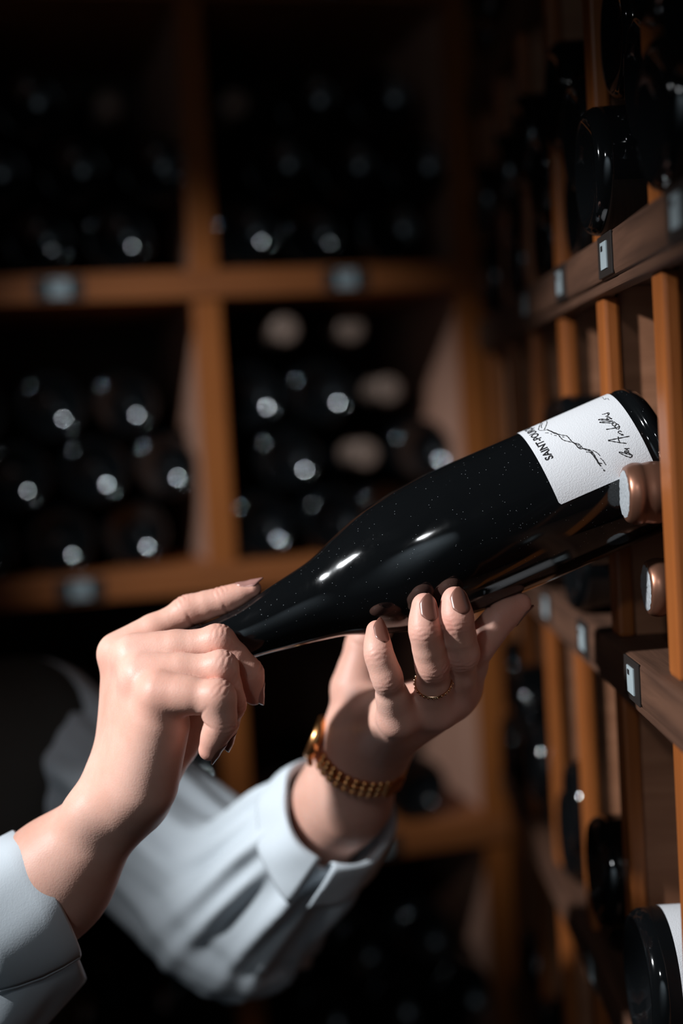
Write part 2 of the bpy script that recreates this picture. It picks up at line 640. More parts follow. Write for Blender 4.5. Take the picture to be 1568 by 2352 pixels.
# labelled bottle bottom right
zf = R_SHELF_B[4] + SH_T
ya, yb = POST_FAR[3] - 0.004, POST_FAR[4] - POST_T + 0.0055
bl = bottle((XF - 0.010, (ya + yb) / 2 + 0.008, zf + 0.0439), AX, 'wide dark wine bottle with a white label at the lower right', None, ME_FAT)
R2 = 0.0437
V, Fc = [], []
for i in range(41):
    a = math.radians(-110 + 220 * i / 40)
    for s in (0.0165, 0.115):
        V.append((R2 * math.cos(a), R2 * math.sin(a), s))
for i in range(40):
    Fc.append((2 * i, 2 * i + 2, 2 * i + 3, 2 * i + 1))
lb = link('paper_label', mesh_of('paper_label', V, Fc, True, M_PAPER), None, bl)

# ------------------------------------------------------------------ the held bottle
HD = 0.812
HC = P(1253, 1153, HD)                                # axis point at the neck-side edge of the label
HAX_IMG = np.array([0.916, -0.4005])
H_DIR = nrm(P(1253 + 916 * .3, 1153 - 400.5 * .3, HD) - HC)     # toward the base
S_OF = 290 / 4023.0
HB = HC + H_DIR * S_OF                                # centre of the base
N_AX = -H_DIR                                         # base -> neck
HR = 0.04226
HPROF = [(0, 0.024), (0.012, 0.0215), (0.021, 0.013), (0.0275, 0.004), (0.0315, 0.0008), (0.0355, 0.0006), (0.0392, 0.0024), (0.0414, 0.0058), (HR, 0.0105)]
HPROF2 = smooth_prof([(HR, 0.0105), (HR, 0.05), (HR, 0.09), (HR, 0.118), (0.04205, 0.131), (0.0402, 0.152), (0.0365, 0.1720), (0.0300, 0.192), (0.0236, 0.209), (0.0187, 0.2365), (0.0160, 0.252), (0.0149, 0.262), (0.0143, 0.280)], 7)
HPROF3 = [(0.0143, 0.2805), (0.0156, 0.2815), (0.0158, 0.2865), (0.0150, 0.2885), (0.0147, 0.2955), (0.0135, 0.297), (0.0090, 0.297), (0, 0.296)]
held = link('wine_bottle', lathe('held_wine_bottle', HPROF + [tuple(p) for p in HPROF2] + HPROF3, 96, M_GLASS_HELD))
HROT = rot_to(N_AX, cdir(0, 0, 1))
place(held, HB, HROT)
tag(held, 'dark burgundy wine bottle with a white label held tilted in two hands', 'bottle')
H_INV = held.matrix_world.inverted()


def held_hit(px, py, r):
    """point where the line of sight of a pixel meets the bottle's cylinder, in bottle coordinates"""
    o = np.array(H_INV @ Vector(CAM))
    d = np.array(H_INV.to_3x3() @ Vector(ray(px, py)))
    a = d[0] ** 2 + d[1] ** 2
    b = 2 * (o[0] * d[0] + o[1] * d[1])
    c = o[0] ** 2 + o[1] ** 2 - r * r
    disc = max(b * b - 4 * a * c, 0.0)
    t = (-b - math.sqrt(disc)) / (2 * a)
    return o + d * t


c1 = held_hit(1285, 1160, HR)
c2 = held_hit(1400, 905, HR)
c3 = held_hit(1502, 1066, HR)
A_START = math.atan2(c1[1], c1[0])
A_TOP = math.atan2(c2[1], c2[0])
SG = 1.0 if (A_TOP - A_START) > 0 else -1.0
S_HI, S_LO = c1[2], c3[2]                             # neck-side and base-side edges of the label
LABEL_ARC = math.radians(128)
LR = HR + 0.00022


def lab_pt(a, s, r=LR):
    return (r * math.cos(a), r * math.sin(a), s)


V, Fc = [], []
NA = 64
for i in range(NA + 1):
    f = i / NA
    a = A_START + SG * LABEL_ARC * f
    # slightly rounded corners
    e = min(f, 1 - f) * LABEL_ARC * HR
    cut = 0.0009 * max(0.0, 1 - e / 0.0009) ** 2
    for j in range(5):
        V.append(lab_pt(a, S_LO + cut + (S_HI - S_LO - 2 * cut) * j / 4))
for i in range(NA):
    for j in range(4):
        Fc.append((i * 5 + j, i * 5 + j + 1, i * 5 + j + 6, i * 5 + j + 5))
lab_me = mesh_of('paper_label', V, Fc, True, M_PAPER)
label_obj = link('paper_label', lab_me, None, held)
label_obj['label'] = 'white textured paper label with black writing'


def catmull(pts, n=6):
    return smooth_prof(pts, n) if len(pts) > 2 else [np.array(p, float) for p in pts]


def ribbon(strokes, name, zoom, wid):
    """pen strokes laid on the label surface"""
    V, Fc = [], []
    for st in strokes:
        w = wid
        if isinstance(st, tuple):
            st, w = st
        pts = catmull([zoom(*p) for p in st])
        q = [held_hit(p[0], p[1], LR + 0.00012) for p in pts]
        q = [(math.atan2(c[1], c[0]), c[2]) for c in q]
        L = [np.array([a * HR, s]) for a, s in q]
        base = len(V)
        for i, p in enumerate(L):
            t = L[min(i + 1, len(L) - 1)] - L[max(i - 1, 0)]
            t = t / (np.linalg.norm(t) + 1e-9)
            nn = np.array([-t[1], t[0]]) * w * (0.75 + 0.25 * math.sin(i * 1.3))
            for sg in (1, -1):
                e = p + nn * sg * 0.5
                V.append(lab_pt(e[0] / HR, e[1], LR + 0.00012))
        for i in range(len(L) - 1):
            Fc.append((base + 2 * i, base + 2 * i + 1, base + 2 * i + 3, base + 2 * i + 2))
    return link(name, mesh_of(name, V, Fc, False, M_INK), None, label_obj)


def zm(x, y):
    return (1180 + x * 360 / 1568, 880 + y * 360 / 1568)


VINE = [
    [(325, 378), (330, 395), (318, 430), (300, 468)],
    [(300, 380), (270, 400), (250, 440), (248, 470), (300, 472), (325, 463)],
    [(285, 400), (272, 425), (276, 448)],
    ([(330, 462), (370, 480), (430, 505), (470, 518), (520, 525), (545, 545), (570, 575), (600, 600), (640, 605), (670, 630), (690, 655), (730, 670), (765, 685), (800, 735), (840, 790), (880, 805)], 0.00064),
    ([(330, 465), (400, 500), (440, 515), (465, 545), (495, 570), (550, 585), (600, 596), (625, 625), (655, 655), (700, 655), (760, 670), (790, 700), (820, 750), (850, 800), (870, 830)], 0.00064),
    [(600, 605), (640, 618), (665, 645), (640, 640), (615, 610)],
    [(310, 497), (345, 497)], [(365, 505), (377, 510)], [(400, 520), (425, 525)], [(480, 535), (502, 540)],
    [(785, 672), (820, 690), (850, 715), (858, 728)],
    [(862, 750), (890, 775), (905, 800), (920, 820)],
    [(720, 688), (755, 692), (790, 722), (808, 745)], [(815, 755), (840, 800), (868, 832)],
    ([(872, 848), (886, 853)], 0.0003), ([(893, 866), (900, 872), (907, 880)], 0.0009)]
SCRIPT = [
    [(1165, 745), (1120, 730), (1070, 705), (1050, 692), (1068, 690), (1120, 705), (1160, 715), (1182, 725), (1165, 745)],
    [(1182, 722), (1150, 700), (1120, 694), (1104, 688), (1116, 676), (1140, 690), (1142, 675), (1118, 660), (1106, 654), (1130, 655), (1152, 652)],
    [(940, 572), (1000, 560), (1080, 545), (1155, 530)], [(940, 575), (1000, 585), (1060, 595), (1125, 602)], [(1040, 535), (1046, 570), (1062, 600)],
    [(1068, 519), (1095, 518)], [(1088, 514), (1058, 505), (1040, 490), (1058, 477), (1076, 490)],
    [(1045, 460), (1054, 436), (1034, 410), (1010, 428), (1018, 452), (1045, 460)], [(1050, 436), (1000, 450), (920, 463)],
    [(1026, 410), (1000, 388), (980, 402), (990, 425), (1014, 428)],
    [(1000, 402), (950, 398), (880, 396), (855, 392), (880, 386), (950, 384), (988, 380)],
    [(988, 380), (930, 371), (870, 369), (843, 365), (870, 359), (930, 361), (978, 352)],
    [(976, 362), (946, 340), (928, 350), (946, 366)],
    [(962, 346), (930, 330), (914, 335), (940, 322), (951, 302), (936, 295), (941, 318)], [(880, 312), (905, 308), (930, 299), (945, 295)]]
TOPBIT = [[(865, 150), (885, 140), (893, 152), (908, 165), (918, 148)], [(918, 160), (938, 150), (944, 165), (957, 166)]]
ribbon(VINE, 'vine_drawing', zm, 0.00052)
ribbon(SCRIPT, 'handwritten_name', zm, 0.00068)
ribbon(TOPBIT, 'handwritten_year', zm, 0.00032)

fc = bpy.data.curves.new('printed_name', 'FONT')
fc.body = 'SAINT-POUR\u00c7AIN'
fc.size = 0.0063
fc.offset = 0.00016
fc.resolution_u = 3
fo = bpy.data.objects.new('printed_name_curve', fc)
COL.objects.link(fo)
bpy.context.view_layer.update()
tm = bpy.data.meshes.new_from_object(fo.evaluated_get(bpy.context.evaluated_depsgraph_get()))
bpy.data.objects.remove(fo)
c0 = held_hit(1263, 1056, HR)
a0 = math.atan2(c0[1], c0[0])
for v in tm.vertices:
    x, y = v.co.x * 0.88, v.co.y
    v.co = Vector(lab_pt(a0 + SG * x / HR, S_HI - 0.0080 + y, LR + 0.00012))
tm.materials.clear()
tm.materials.append(M_INK)
link('printed_name', tm, None, label_obj)
HAND_H = 0.0008
SHIRT_H = 0.003

# ------------------------------------------------------------------ person: smooth implicit surfaces meshed with surface nets
def seg_param(p, a, b):
    ab = b - a
    t = np.clip(((p - a) @ ab) / (ab @ ab), 0, 1)
    return t


def round_cone(p, a, b, ra, rb):
    ab = (b - a).astype(np.float32)
    L2 = float(ab @ ab)
    q = p - a.astype(np.float32)
    t = np.clip((q @ ab) / L2, 0, 1).astype(np.float32)
    q = q - t[:, None] * ab
    return np.sqrt(np.einsum('ij,ij->i', q, q)) - (ra + (rb - ra) * t)


def oval_cone(p, a, b, ra, rb, side, flat):
    """round cone whose cross-section is stretched along side by 1/flat"""
    ab = (b - a).astype(np.float32)
    L2 = float(ab @ ab)
    q = p - a.astype(np.float32)
    t = np.clip((q @ ab) / L2, 0, 1).astype(np.float32)
    q = q - t[:, None] * ab
    s = q @ side.astype(np.float32)
    q = q - (s * (1 - flat))[:, None] * side.astype(np.float32)
    return np.sqrt(np.einsum('ij,ij->i', q, q)) - (ra + (rb - ra) * t)


def ellipsoid(p, c, R, rad):
    q = (p - c.astype(np.float32)) @ R.astype(np.float32)
    k0 = np.sqrt((((q / rad) ** 2)).sum(1))
    k1 = np.sqrt((((q / (rad * rad)) ** 2)).sum(1)) + 1e-9
    return k0 * (k0 - 1) / k1


def smin(a, b, k):
    h = np.maximum(k - np.abs(a - b), 0) / k
    return np.minimum(a, b) - h * h * k * 0.25


def sdf_mesh(fn, lo, hi, h, B=8):
    lo = np.array(lo, float)
    n = np.ceil((np.array(hi) - lo) / (h * B)).astype(int)
    bc = np.stack(np.meshgrid(*[np.arange(k) for k in n], indexing='ij'), -1).reshape(-1, 3)
    cen = lo + (bc * B + (B - 1) / 2) * h
    fv = fn(cen.astype(np.float32))
    act = np.abs(fv) < h * B * 1.05 + 2 * h
    N = n * B
    G = np.empty(tuple(n) + (B, B, B), np.float32)
    G[...] = fv.reshape(tuple(n))[..., None, None, None]
    ab = bc[act]
    off = np.stack(np.meshgrid(*[np.arange(B)] * 3, indexing='ij'), -1).reshape(-1, 3)
    CH = 1500
    for i in range(0, len(ab), CH):
        blk = ab[i:i + CH]
        pts = lo + (blk[:, None, :] * B + off[None]).reshape(-1, 3) * h
        vals = fn(pts.astype(np.float32)).reshape(len(blk), B, B, B)
        G[blk[:, 0], blk[:, 1], blk[:, 2]] = vals
    G = G.transpose(0, 3, 1, 4, 2, 5).reshape(tuple(N))
    return surface_nets(G, lo, h)


def surface_nets(G, lo, h):
    S = G < 0
    nx, ny, nz = G.shape
    c = np.zeros((nx - 1, ny - 1, nz - 1), np.uint8)
    corners = [(i, j, k) for i in (0, 1) for j in (0, 1) for k in (0, 1)]
    for (i, j, k) in corners:
        c += S[i:nx - 1 + i, j:ny - 1 + j, k:nz - 1 + k]
    cells = np.argwhere((c > 0) & (c < 8))
    idx = -np.ones(c.shape, np.int32)
    idx[tuple(cells.T)] = np.arange(len(cells))
    acc = np.zeros((len(cells), 3))
    cnt = np.zeros(len(cells))
    for a in corners:
        for ax in range(3):
            if a[ax] == 1:
                continue
            b = list(a)
            b[ax] = 1
            va = G[cells[:, 0] + a[0], cells[:, 1] + a[1], cells[:, 2] + a[2]]
            vb = G[cells[:, 0] + b[0], cells[:, 1] + b[1], cells[:, 2] + b[2]]
            mk = (va < 0) != (vb < 0)
            t = np.where(mk, va / np.where(mk, va - vb, 1), 0)
            p = np.tile(np.array(a, float), (len(cells), 1))
            p[:, ax] += t
            acc += p * mk[:, None]
            cnt += mk
    V = lo + (cells + acc / cnt[:, None]) * h
    quads = []
    for ax in range(3):
        sl0 = [slice(1, -1)] * 3
        A = [slice(1, s - 1) for s in G.shape]
        A0 = list(A)
        A1 = list(A)
        A0[ax] = slice(0, G.shape[ax] - 1)
        A1[ax] = slice(1, G.shape[ax])
        s0, s1 = S[tuple(A0)], S[tuple(A1)]
        e = np.argwhere(s0 != s1)
        if not len(e):
            continue
        org = np.array([A0[0].start, A0[1].start, A0[2].start])
        flip = s0[tuple(e.T)]
        e = e + org
        u, v = (ax + 1) % 3, (ax + 2) % 3
        du, dv = np.zeros(3, int), np.zeros(3, int)
        du[u], dv[v] = 1, 1
        q = [e - du - dv, e - dv, e, e - du]
        ids = np.stack([idx[tuple(k.T)] for k in q], 1)
        ids[~flip] = ids[~flip][:, ::-1]
        quads.append(ids)
    Q = np.concatenate(quads)
    Q = Q[(Q >= 0).all(1)]
    return V, Q


def grad(fn, V, e=0.0006):
    g = np.zeros_like(V)
    for ax in range(3):
        d = np.zeros(3)
        d[ax] = e
        g[:, ax] = fn((V + d).astype(np.float32)) - fn((V - d).astype(np.float32))
    return g / (np.linalg.norm(g, axis=1, keepdims=True) + 1e-9)


class Hand:
    """fingers = {name: [(px, py, depth, radius) MCP, PIP, DIP, tip]}; palm = list of round cones"""

    def __init__(self, fingers, dorsal, palm, forearm, extra=(), web=0.010, wrinkle=0.8):
        self.wrinkle = wrinkle
        self.f = {k: [(P(a, b, c), r) for a, b, c, r in v] for k, v in fingers.items()}
        self.dorsal = {k: cdir(*v) for k, v in dorsal.items()}
        self.palm = [(P(*a[:3]), a[3], P(*b[:3]), b[3]) for a, b in palm]
        self.arm = [(P(*a[:3]), a[3], P(*b[:3]), b[3]) for a, b in forearm]
        self.extra = [(P(*c[:3]), c[3]) for c in extra]
        self.web = web
        self.frames()

    def frames(self):
        self.nails = {}
        self.creases = []
        for k, ch in self.f.items():
            (pd, rd), (pt, rt) = ch[-2], ch[-1]
            d = nrm(pt - pd)
            up = self.dorsal[k]
            up = nrm(up - d * (up @ d))
            self.nails[k] = (pt, rt, d, up, rd, np.linalg.norm(pt - pd))
            for i in range(1, len(ch) - 1):
                a, b, c = ch[i - 1][0], ch[i][0], ch[i + 1][0]
                t = nrm(nrm(c - b) + nrm(b - a))
                u = nrm(up - t * (up @ t)) if i == len(ch) - 2 else None
                # dorsal direction of this joint: away from the way it bends, pulled to the nail side
                bend = nrm(b - a) - nrm(c - b)
                u2 = bend + 0.35 * (up - t * (up @ t))
                self.creases.append((b, t, nrm(u2 - t * (u2 @ t)), ch[i][1]))

    def finger_sdf(self, p, ch, up):
        f = None
        for i in range(len(ch) - 1):
            (a, ra), (b, rb) = ch[i], ch[i + 1]
            mid = (a + b) / 2
            rm = (ra + rb) / 2 * (1.0, 1.05, 1.0)[i]
            # a little flesh on the pad side
            pad = -up if i == len(ch) - 2 else np.zeros(3)
            mid = mid + pad * ra * 0.06
            s = smin(round_cone(p, a, mid, ra, rm), round_cone(p, mid, b, rm, rb), 0.004)
            f = s if f is None else smin(f, s, 0.006)
        # knuckle swelling on the back of the middle joint
        for i in range(1, 2):
            b, r = ch[i]
            bend = nrm(ch[i][0] - ch[i - 1][0]) - nrm(ch[i + 1][0] - ch[i][0])
            bn = np.linalg.norm(bend)
            if bn > 0.15:
                c = b + bend / bn * r * 0.2 * min(1.0, bn)
                f = smin(f, np.linalg.norm(p - c.astype(np.float32), axis=1) - r * 0.86, 0.005)
        return f

    def __call__(self, p):
        f = None
        for a, ra, b, rb in self.palm:
            s = round_cone(p, a, b, ra, rb)
            f = s if f is None else smin(f, s, 0.012)
        for a, ra, b, rb in self.arm:
            f = smin(f, round_cone(p, a, b, ra, rb), 0.022)
        for c, r in self.extra:
            f = smin(f, np.linalg.norm(p - c.astype(np.float32), axis=1) - r, 0.012)
        for k, ch in self.f.items():
            (a, ra), (b, rb) = ch[0], ch[1]
            root = round_cone(p, a, a + (b - a) * 0.30, ra, ra + (rb - ra) * 0.3)
            f = smin(f, root, self.web)
        fingers = None
        for k, ch in self.f.items():
            s = self.finger_sdf(p, ch, self.dorsal[k])
            fingers = s if fingers is None else smin(fingers, s, 0.0012)
        f = smin(f, fingers, 0.0030)
        return f

    def mesh(self, h=0.0009):
        pts = [c for ch in self.f.values() for c, r in ch] + [q for s in self.palm for q in (s[0], s[2])] + [q for s in self.arm for q in (s[0], s[2])]
        pts = np.array(pts)
        V, Q = sdf_mesh(self, pts.min(0) - 0.045, pts.max(0) + 0.045, h)
        # fine creases over the joints
        N = grad(self, V)
        disp = np.zeros(len(V))
        flush = np.zeros(len(V))
        for (b, t, u, r) in self.creases:
            q = V - b
            near = np.linalg.norm(q, axis=1) < r * 2.2
            s = q[near] @ t
            side = N[near] @ u
            back = np.clip(side, 0, 1)
            front = np.clip(-side, 0, 1)
            dd = np.zeros(near.sum())
            for o, w, am in ((-0.0034, 0.0008, 0.0004), (-0.0008, 0.0009, 0.0006), (0.0018, 0.0008, 0.0005), (0.0042, 0.0008, 0.0003)):
                wob = 0.0005 * np.sin(q[near] @ np.cross(t, u) * 900 + o * 3000)
                dd += self.wrinkle * am * np.exp(-((s - o + wob) / w) ** 2) * back
            dd += 0.0008 * np.exp(-(s / 0.0010) ** 2) * np.clip(front * 1.6, 0, 1)
            dd += 0.0003 * np.exp(-((s - 0.002) / 0.0006) ** 2) * front
            disp[near] += dd
            flush[near] += 0.30 * np.exp(-(s / (r * 0.9)) ** 2) * (0.4 + 0.6 * back)
        for k, ch in self.f.items():
            pt, r = ch[-1]
            d2 = np.linalg.norm(V - pt, axis=1)
            flush += 0.45 * np.exp(-(d2 / (r * 1.7)) ** 2)
            q = np.linalg.norm(V - ch[0][0], axis=1)
            flush += 0.28 * np.exp(-(q / (ch[0][1] * 1.3)) ** 2)
        V = V - N * disp[:, None]
        return V, Q, np.clip(flush, 0, 1)


# ---- the hand on the bottle neck (its back to the camera)
hand_a = Hand(
    fingers={
        'index': [(272, 1499, .813, .0112), (432, 1403, .8155, .0078), (516, 1378, .8145, .0068), (580, 1352, .813, .0050)],
        'middle': [(308, 1505, .796, .0115), (500, 1475, .7885, .0084), (572, 1545, .791, .0071), (583, 1597, .799, .0056)],
        'ring': [(326, 1553, .780, .0112), (506, 1534, .772, .0082), (532, 1617, .779, .0070), (514, 1700, .793, .0054)],
        'little': [(368, 1592, .766, .0110), (498, 1602, .757, .0085), (508, 1662, .760, .0072), (481, 1722, .766, .0060)],
        'thumb': [(405, 1695, .829, .0130), (462, 1612, .836, .0100), (505, 1545, .838, .0086), (545, 1497, .835, .0066)]},
    dorsal={'index': (-.25, .95, .12), 'middle': (.95, .1, .1), 'ring': (.92, -.3, .05), 'little': (.85, -.45, .15), 'thumb': (.3, .2, -.9)},
    palm=[((274, 1795, .818, .0140), (278, 1515, .812, .0112)),
          ((282, 1800, .806, .0145), (310, 1525, .795, .0115)),
          ((288, 1805, .793, .0150), (328, 1570, .780, .0112)),
          ((312, 1808, .783, .0145), (366, 1605, .767, .0105)),
          ((338, 1795, .785, .0170), (372, 1665, .776, .0150)),
          ((320, 1720, .800, .0170), (345, 1600, .795, .0130)),
          ((330, 1810, .812, .0160), (405, 1695, .829, .0140)),
          ((300, 1760, .810, .0170), (330, 1620, .805, .0150))],
    forearm=[((273, 1848, .800, .0205), (124, 2018, .815, .0290)),
             ((124, 2018, .815, .0290), (-60, 2215, .835, .0370))],
    extra=[((198, 1872, .792, .0115))],
    web=0.007)

# ---- the hand that carries the bottle from below (fingers in front of the glass)
hand_b = Hand(
    fingers={
        'little': [(912, 1640, .797, .0100), (889, 1557, .777, .0071), (869, 1502, .774, .0066), (865, 1449, .780, .0059)],
        'ring': [(1000, 1622, .806, .0106), (992, 1527, .779, .0081), (976, 1450, .769, .0076), (974, 1391, .772, .0069)],
        'middle': [(1042, 1598, .815, .0108), (1060, 1500, .783, .0085), (1049, 1424, .770, .0079), (1044, 1377, .7725, .0071)],
        'index': [(1060, 1572, .824, .0108), (1096, 1482, .800, .0088), (1148, 1420, .799, .0079), (1194, 1387, .800, .0063)],
        'thumb': [(818, 1575, .888, .0140), (838, 1480, .890, .0108), (872, 1420, .886, .0092), (905, 1370, .880, .0072)]},
    dorsal={'little': (.42, .1, .9), 'ring': (.36, .05, .93), 'middle': (.34, .05, .93), 'index': (.75, -.62, -.15), 'thumb': (-.3, .1, -.9)},
    palm=[((862, 1722, .882, .0155), (915, 1650, .799, .0112)),
          ((850, 1712, .888, .0165), (998, 1632, .807, .0115)),
          ((842, 1700, .894, .0165), (1036, 1606, .817, .0115)),
          ((834, 1685, .900, .0155), (1054, 1580, .828, .0112)),
          ((850, 1675, .885, .0165), (905, 1642, .822, .0135)),
          ((832, 1672, .895, .0175), (822, 1590, .888, .0160)),
          ((850, 1655, .880, .0145), (960, 1612, .826, .0122))],
    forearm=[((842, 1712, .892, .0230), (790, 1830, .922, .0265)),
             ((790, 1830, .922, .0265), (690, 1962, .983, .0320))],
    extra=[],
    web=0.008,
    wrinkle=0.5)

bodyV, bodyQ, bodyFl = [], [], []
nv = 0
for hd in (hand_a, hand_b):
    V, Q, fl = hd.mesh(HAND_H)
    bodyV.append(V)
    bodyQ.append(Q + nv)
    bodyFl.append(fl)
    nv += len(V)

# ---- trunk, upper arms, neck and head
SHL = P(100, 1695, 1.15)                     # left shoulder (the far one)
SHR = SHL + np.array([-0.255, -0.235, -0.005])
ELR = P(-235, 2410, .862)
ELL = P(540, 2090, 1.055)
MID = (SHL + SHR) / 2
FRONT = nrm(np.cross(nrm(SHL - SHR), np.array([0, 0, 1.0])))
if FRONT[0] < 0:
    FRONT = -FRONT
SIDE = nrm(SHL - SHR)
UPV = np.array([0, 0, 1.0])
NECK = MID + UPV * 0.055 - FRONT * 0.012
HEAD = NECK + UPV * 0.155 + FRONT * 0.025
RT3 = np.stack([SIDE, FRONT, UPV], 1)


def trunk_sdf(p, grow=0.0):
    f = ellipsoid(p, MID - UPV * 0.16 - FRONT * 0.01, RT3, np.array([0.165, 0.105, 0.25]) + grow)
    f = smin(f, ellipsoid(p, MID - UPV * 0.46, RT3, np.array([0.155, 0.105, 0.24]) + grow), 0.06)
    f = smin(f, round_cone(p, SHL - SIDE * 0.02, SHR + SIDE * 0.02, 0.052 + grow, 0.052 + grow), 0.05)
    return f


def body_sdf(p):
    f = trunk_sdf(p)
    f = smin(f, round_cone(p, SHL, ELL, 0.046, 0.038), 0.03)
    f = smin(f, round_cone(p, ELL, P(690, 1962, .983), 0.038, 0.032), 0.02)
    f = smin(f, round_cone(p, SHR, ELR, 0.046, 0.040), 0.03)
    f = smin(f, round_cone(p, ELR, P(-60, 2215, .835), 0.040, 0.0365), 0.02)
    f = smin(f, round_cone(p, NECK - UPV * 0.03, NECK + UPV * 0.08 + FRONT * 0.01, 0.052, 0.046), 0.03)
    hd = ellipsoid(p, HEAD + UPV * 0.03 - FRONT * 0.012, RT3, np.array([0.073, 0.092, 0.088]))
    hd = smin(hd, ellipsoid(p, HEAD - UPV * 0.035 + FRONT * 0.025, RT3, np.array([0.056, 0.062, 0.068])), 0.03)
    hd = smin(hd, round_cone(p, HEAD + FRONT * 0.085 + UPV * 0.012, HEAD + FRONT * 0.105 - UPV * 0.022, 0.008, 0.012), 0.012)
    for s in (-1, 1):
        hd = np.maximum(hd, -(np.linalg.norm(p - (HEAD + FRONT * 0.098 + UPV * 0.016 + SIDE * 0.031 * s).astype(np.float32), axis=1) - 0.014))
        hd = smin(hd, np.linalg.norm(p - (HEAD + FRONT * 0.078 + UPV * 0.014 + SIDE * 0.031 * s).astype(np.float32), axis=1) - 0.0125, 0.004)
        hd = smin(hd, ellipsoid(p, HEAD + SIDE * 0.077 * s - FRONT * 0.008, RT3, np.array([0.008, 0.018, 0.031])), 0.008)
    hd = smin(hd, round_cone(p, HEAD + FRONT * 0.081 - UPV * 0.048 + SIDE * 0.018, HEAD + FRONT * 0.081 - UPV * 0.048 - SIDE * 0.018, 0.007, 0.007), 0.008)
    return smin(f, hd, 0.025)


allp = np.array([SHL, SHR, ELR, ELL, HEAD, MID - UPV * 0.7])
Vt, Qt = sdf_mesh(body_sdf, allp.min(0) - 0.16, allp.max(0) + 0.16, 0.006)
bodyV.append(Vt)
bodyQ.append(Qt + nv)
bodyFl.append(np.zeros(len(Vt)))
person_me = np_mesh('person', np.concatenate(bodyV), np.concatenate(bodyQ), M_SKIN)
at = person_me.attributes.new('flush', 'FLOAT', 'POINT')
at.data.foreach_set('value', np.concatenate(bodyFl).astype(np.float32))
person = link('person', person_me)
tag(person, 'person in a pale shirt and dark vest, tilting a wine bottle in both hands', 'person')


# ---- finger nails
def nail(hd, key, w, back, fore, mat, tipsharp=0.4, name='fingernail'):
    """a curved plate laid on the back of the fingertip"""
    pt, r, d, up, rd, Ld = hd.nails[key]
    sd = np.cross(d, up)
    nu, nvv = 13, 17
    X, U = np.zeros((nvv, nu)), np.zeros((nvv, nu))
    for j in range(nvv):
        v = j / (nvv - 1)
        x = -back + (back + fore) * v
        if v < 0.25:
            ww = w * (0.60 + 0.40 * math.sin(v / 0.25 * math.pi / 2))
        elif v < 0.60:
            ww = w
        else:
            t = (v - 0.60) / 0.40
            ww = w * (1 - (1 - tipsharp) * t ** 1.6)
        for i in range(nu):
            u = -1 + 2 * i / (nu - 1)
            X[j, i] = x + abs(u) ** 2 * 0.0012 * max(0.0, 1 - v / 0.25) - abs(u) ** 2 * 0.0014 * max(0.0, (v - 0.6) / 0.4)
            U[j, i] = u * ww
    # height of the finger's own surface under each point of the plate
    xs = np.minimum(X, r * 0.25)
    base = pt + xs[..., None] * d + U[..., None] * sd
    base = base.reshape(-1, 3)
    lo, hi = np.zeros(len(base)), np.full(len(base), r * 2.2)
    for _ in range(18):
        mid = (lo + hi) / 2
        f = hd.finger_sdf((base + mid[:, None] * up).astype(np.float32), hd.f[key], hd.dorsal[key])
        lo, hi = np.where(f < 0, mid, lo), np.where(f < 0, hi, mid)
    Hh = ((lo + hi) / 2).reshape(nvv, nu)
    V, Fc = [], []
    for layer in (0, 1):
        for j in range(nvv):
            v = j / (nvv - 1)
            for i in range(nu):
                edge = 0.00012 if (i in (0, nu - 1) or j == 0) else 0.00045
                fall = max(0.0, X[j, i] - r * 0.25)
                h = Hh[j, i] + edge - fall * 0.22 - (0.0007 if layer else 0)
                V.append(pt + d * X[j, i] + sd * U[j, i] + up * h)
    n1 = nu * nvv
    for j in range(nvv - 1):
        for i in range(nu - 1):
            a = j * nu + i
            Fc.append((a, a + 1, a + nu + 1, a + nu))
            Fc.append((n1 + a, n1 + a + nu, n1 + a + nu + 1, n1 + a + 1))
    ring = [i for i in range(nu)] + [j * nu + nu - 1 for j in range(1, nvv)] + [(nvv - 1) * nu + i for i in range(nu - 2, -1, -1)] + [j * nu for j in range(nvv - 2, 0, -1)]
    for k in range(len(ring)):
        a, b = ring[k], ring[(k + 1) % len(ring)]
        Fc.append((a, n1 + a, n1 + b, b))
    return link(name, mesh_of(name, V, Fc, True, mat), None, person)


for k, w in (('index', .0044), ('middle', .0047), ('ring', .0047), ('little', .0042), ('thumb', .0055)):
    nail(hand_a, k, w, .0085, .0080 if k == 'index' else .0072, M_NAIL_PINK if k in ('index', 'middle') else M_NAIL_BROWN)
for k, w in (('index', .0048), ('middle', .0052), ('ring', .0051), ('little', .0043), ('thumb', .0058)):
    nail(hand_b, k, w, .0098, .0060, M_NAIL_BROWN)

# ------------------------------------------------------------------ clothing
def seg_frame(a, b):
    w = nrm(b - a)
    e1 = nrm(CR - w * (CR @ w))
    return w, e1, np.cross(w, e1)


def folds(p, a, b, amp, n1, tw, ph):
    w, e1, e2 = seg_frame(a, b)
    q = p - a.astype(np.float32)
    t = (q @ w.astype(np.float32)) / np.float32(np.linalg.norm(b - a))
    th = np.arctan2(q @ e2.astype(np.float32), q @ e1.astype(np.float32))
    s = 0.9 * np.sin(n1 * th + tw * t + ph + 0.6 * np.sin(2.2 * t + th)) + 0.55 * np.sin((2 * n1 + 1) * th - 0.8 * tw * t + 2 * ph + np.sin(3 * t)) + 0.3 * np.sin((3 * n1 + 2) * th + 1.3 * tw * t + ph)
    return amp * s


CUFF_L = P(778, 1858, .930)                              # middle of the left sleeve's opening
W_L = nrm(P(842, 1712, .892) - ELL)
CUFF_R = P(106, 2056, .820)
W_R = cdir(.84, .42, -.33)


def near(p, c, w, L):
    """fades the folds out toward a sleeve's end"""
    return np.clip(1.15 - 1.15 * np.exp(-(((p - c.astype(np.float32)) @ w.astype(np.float32)) / L) ** 2), 0, 1)


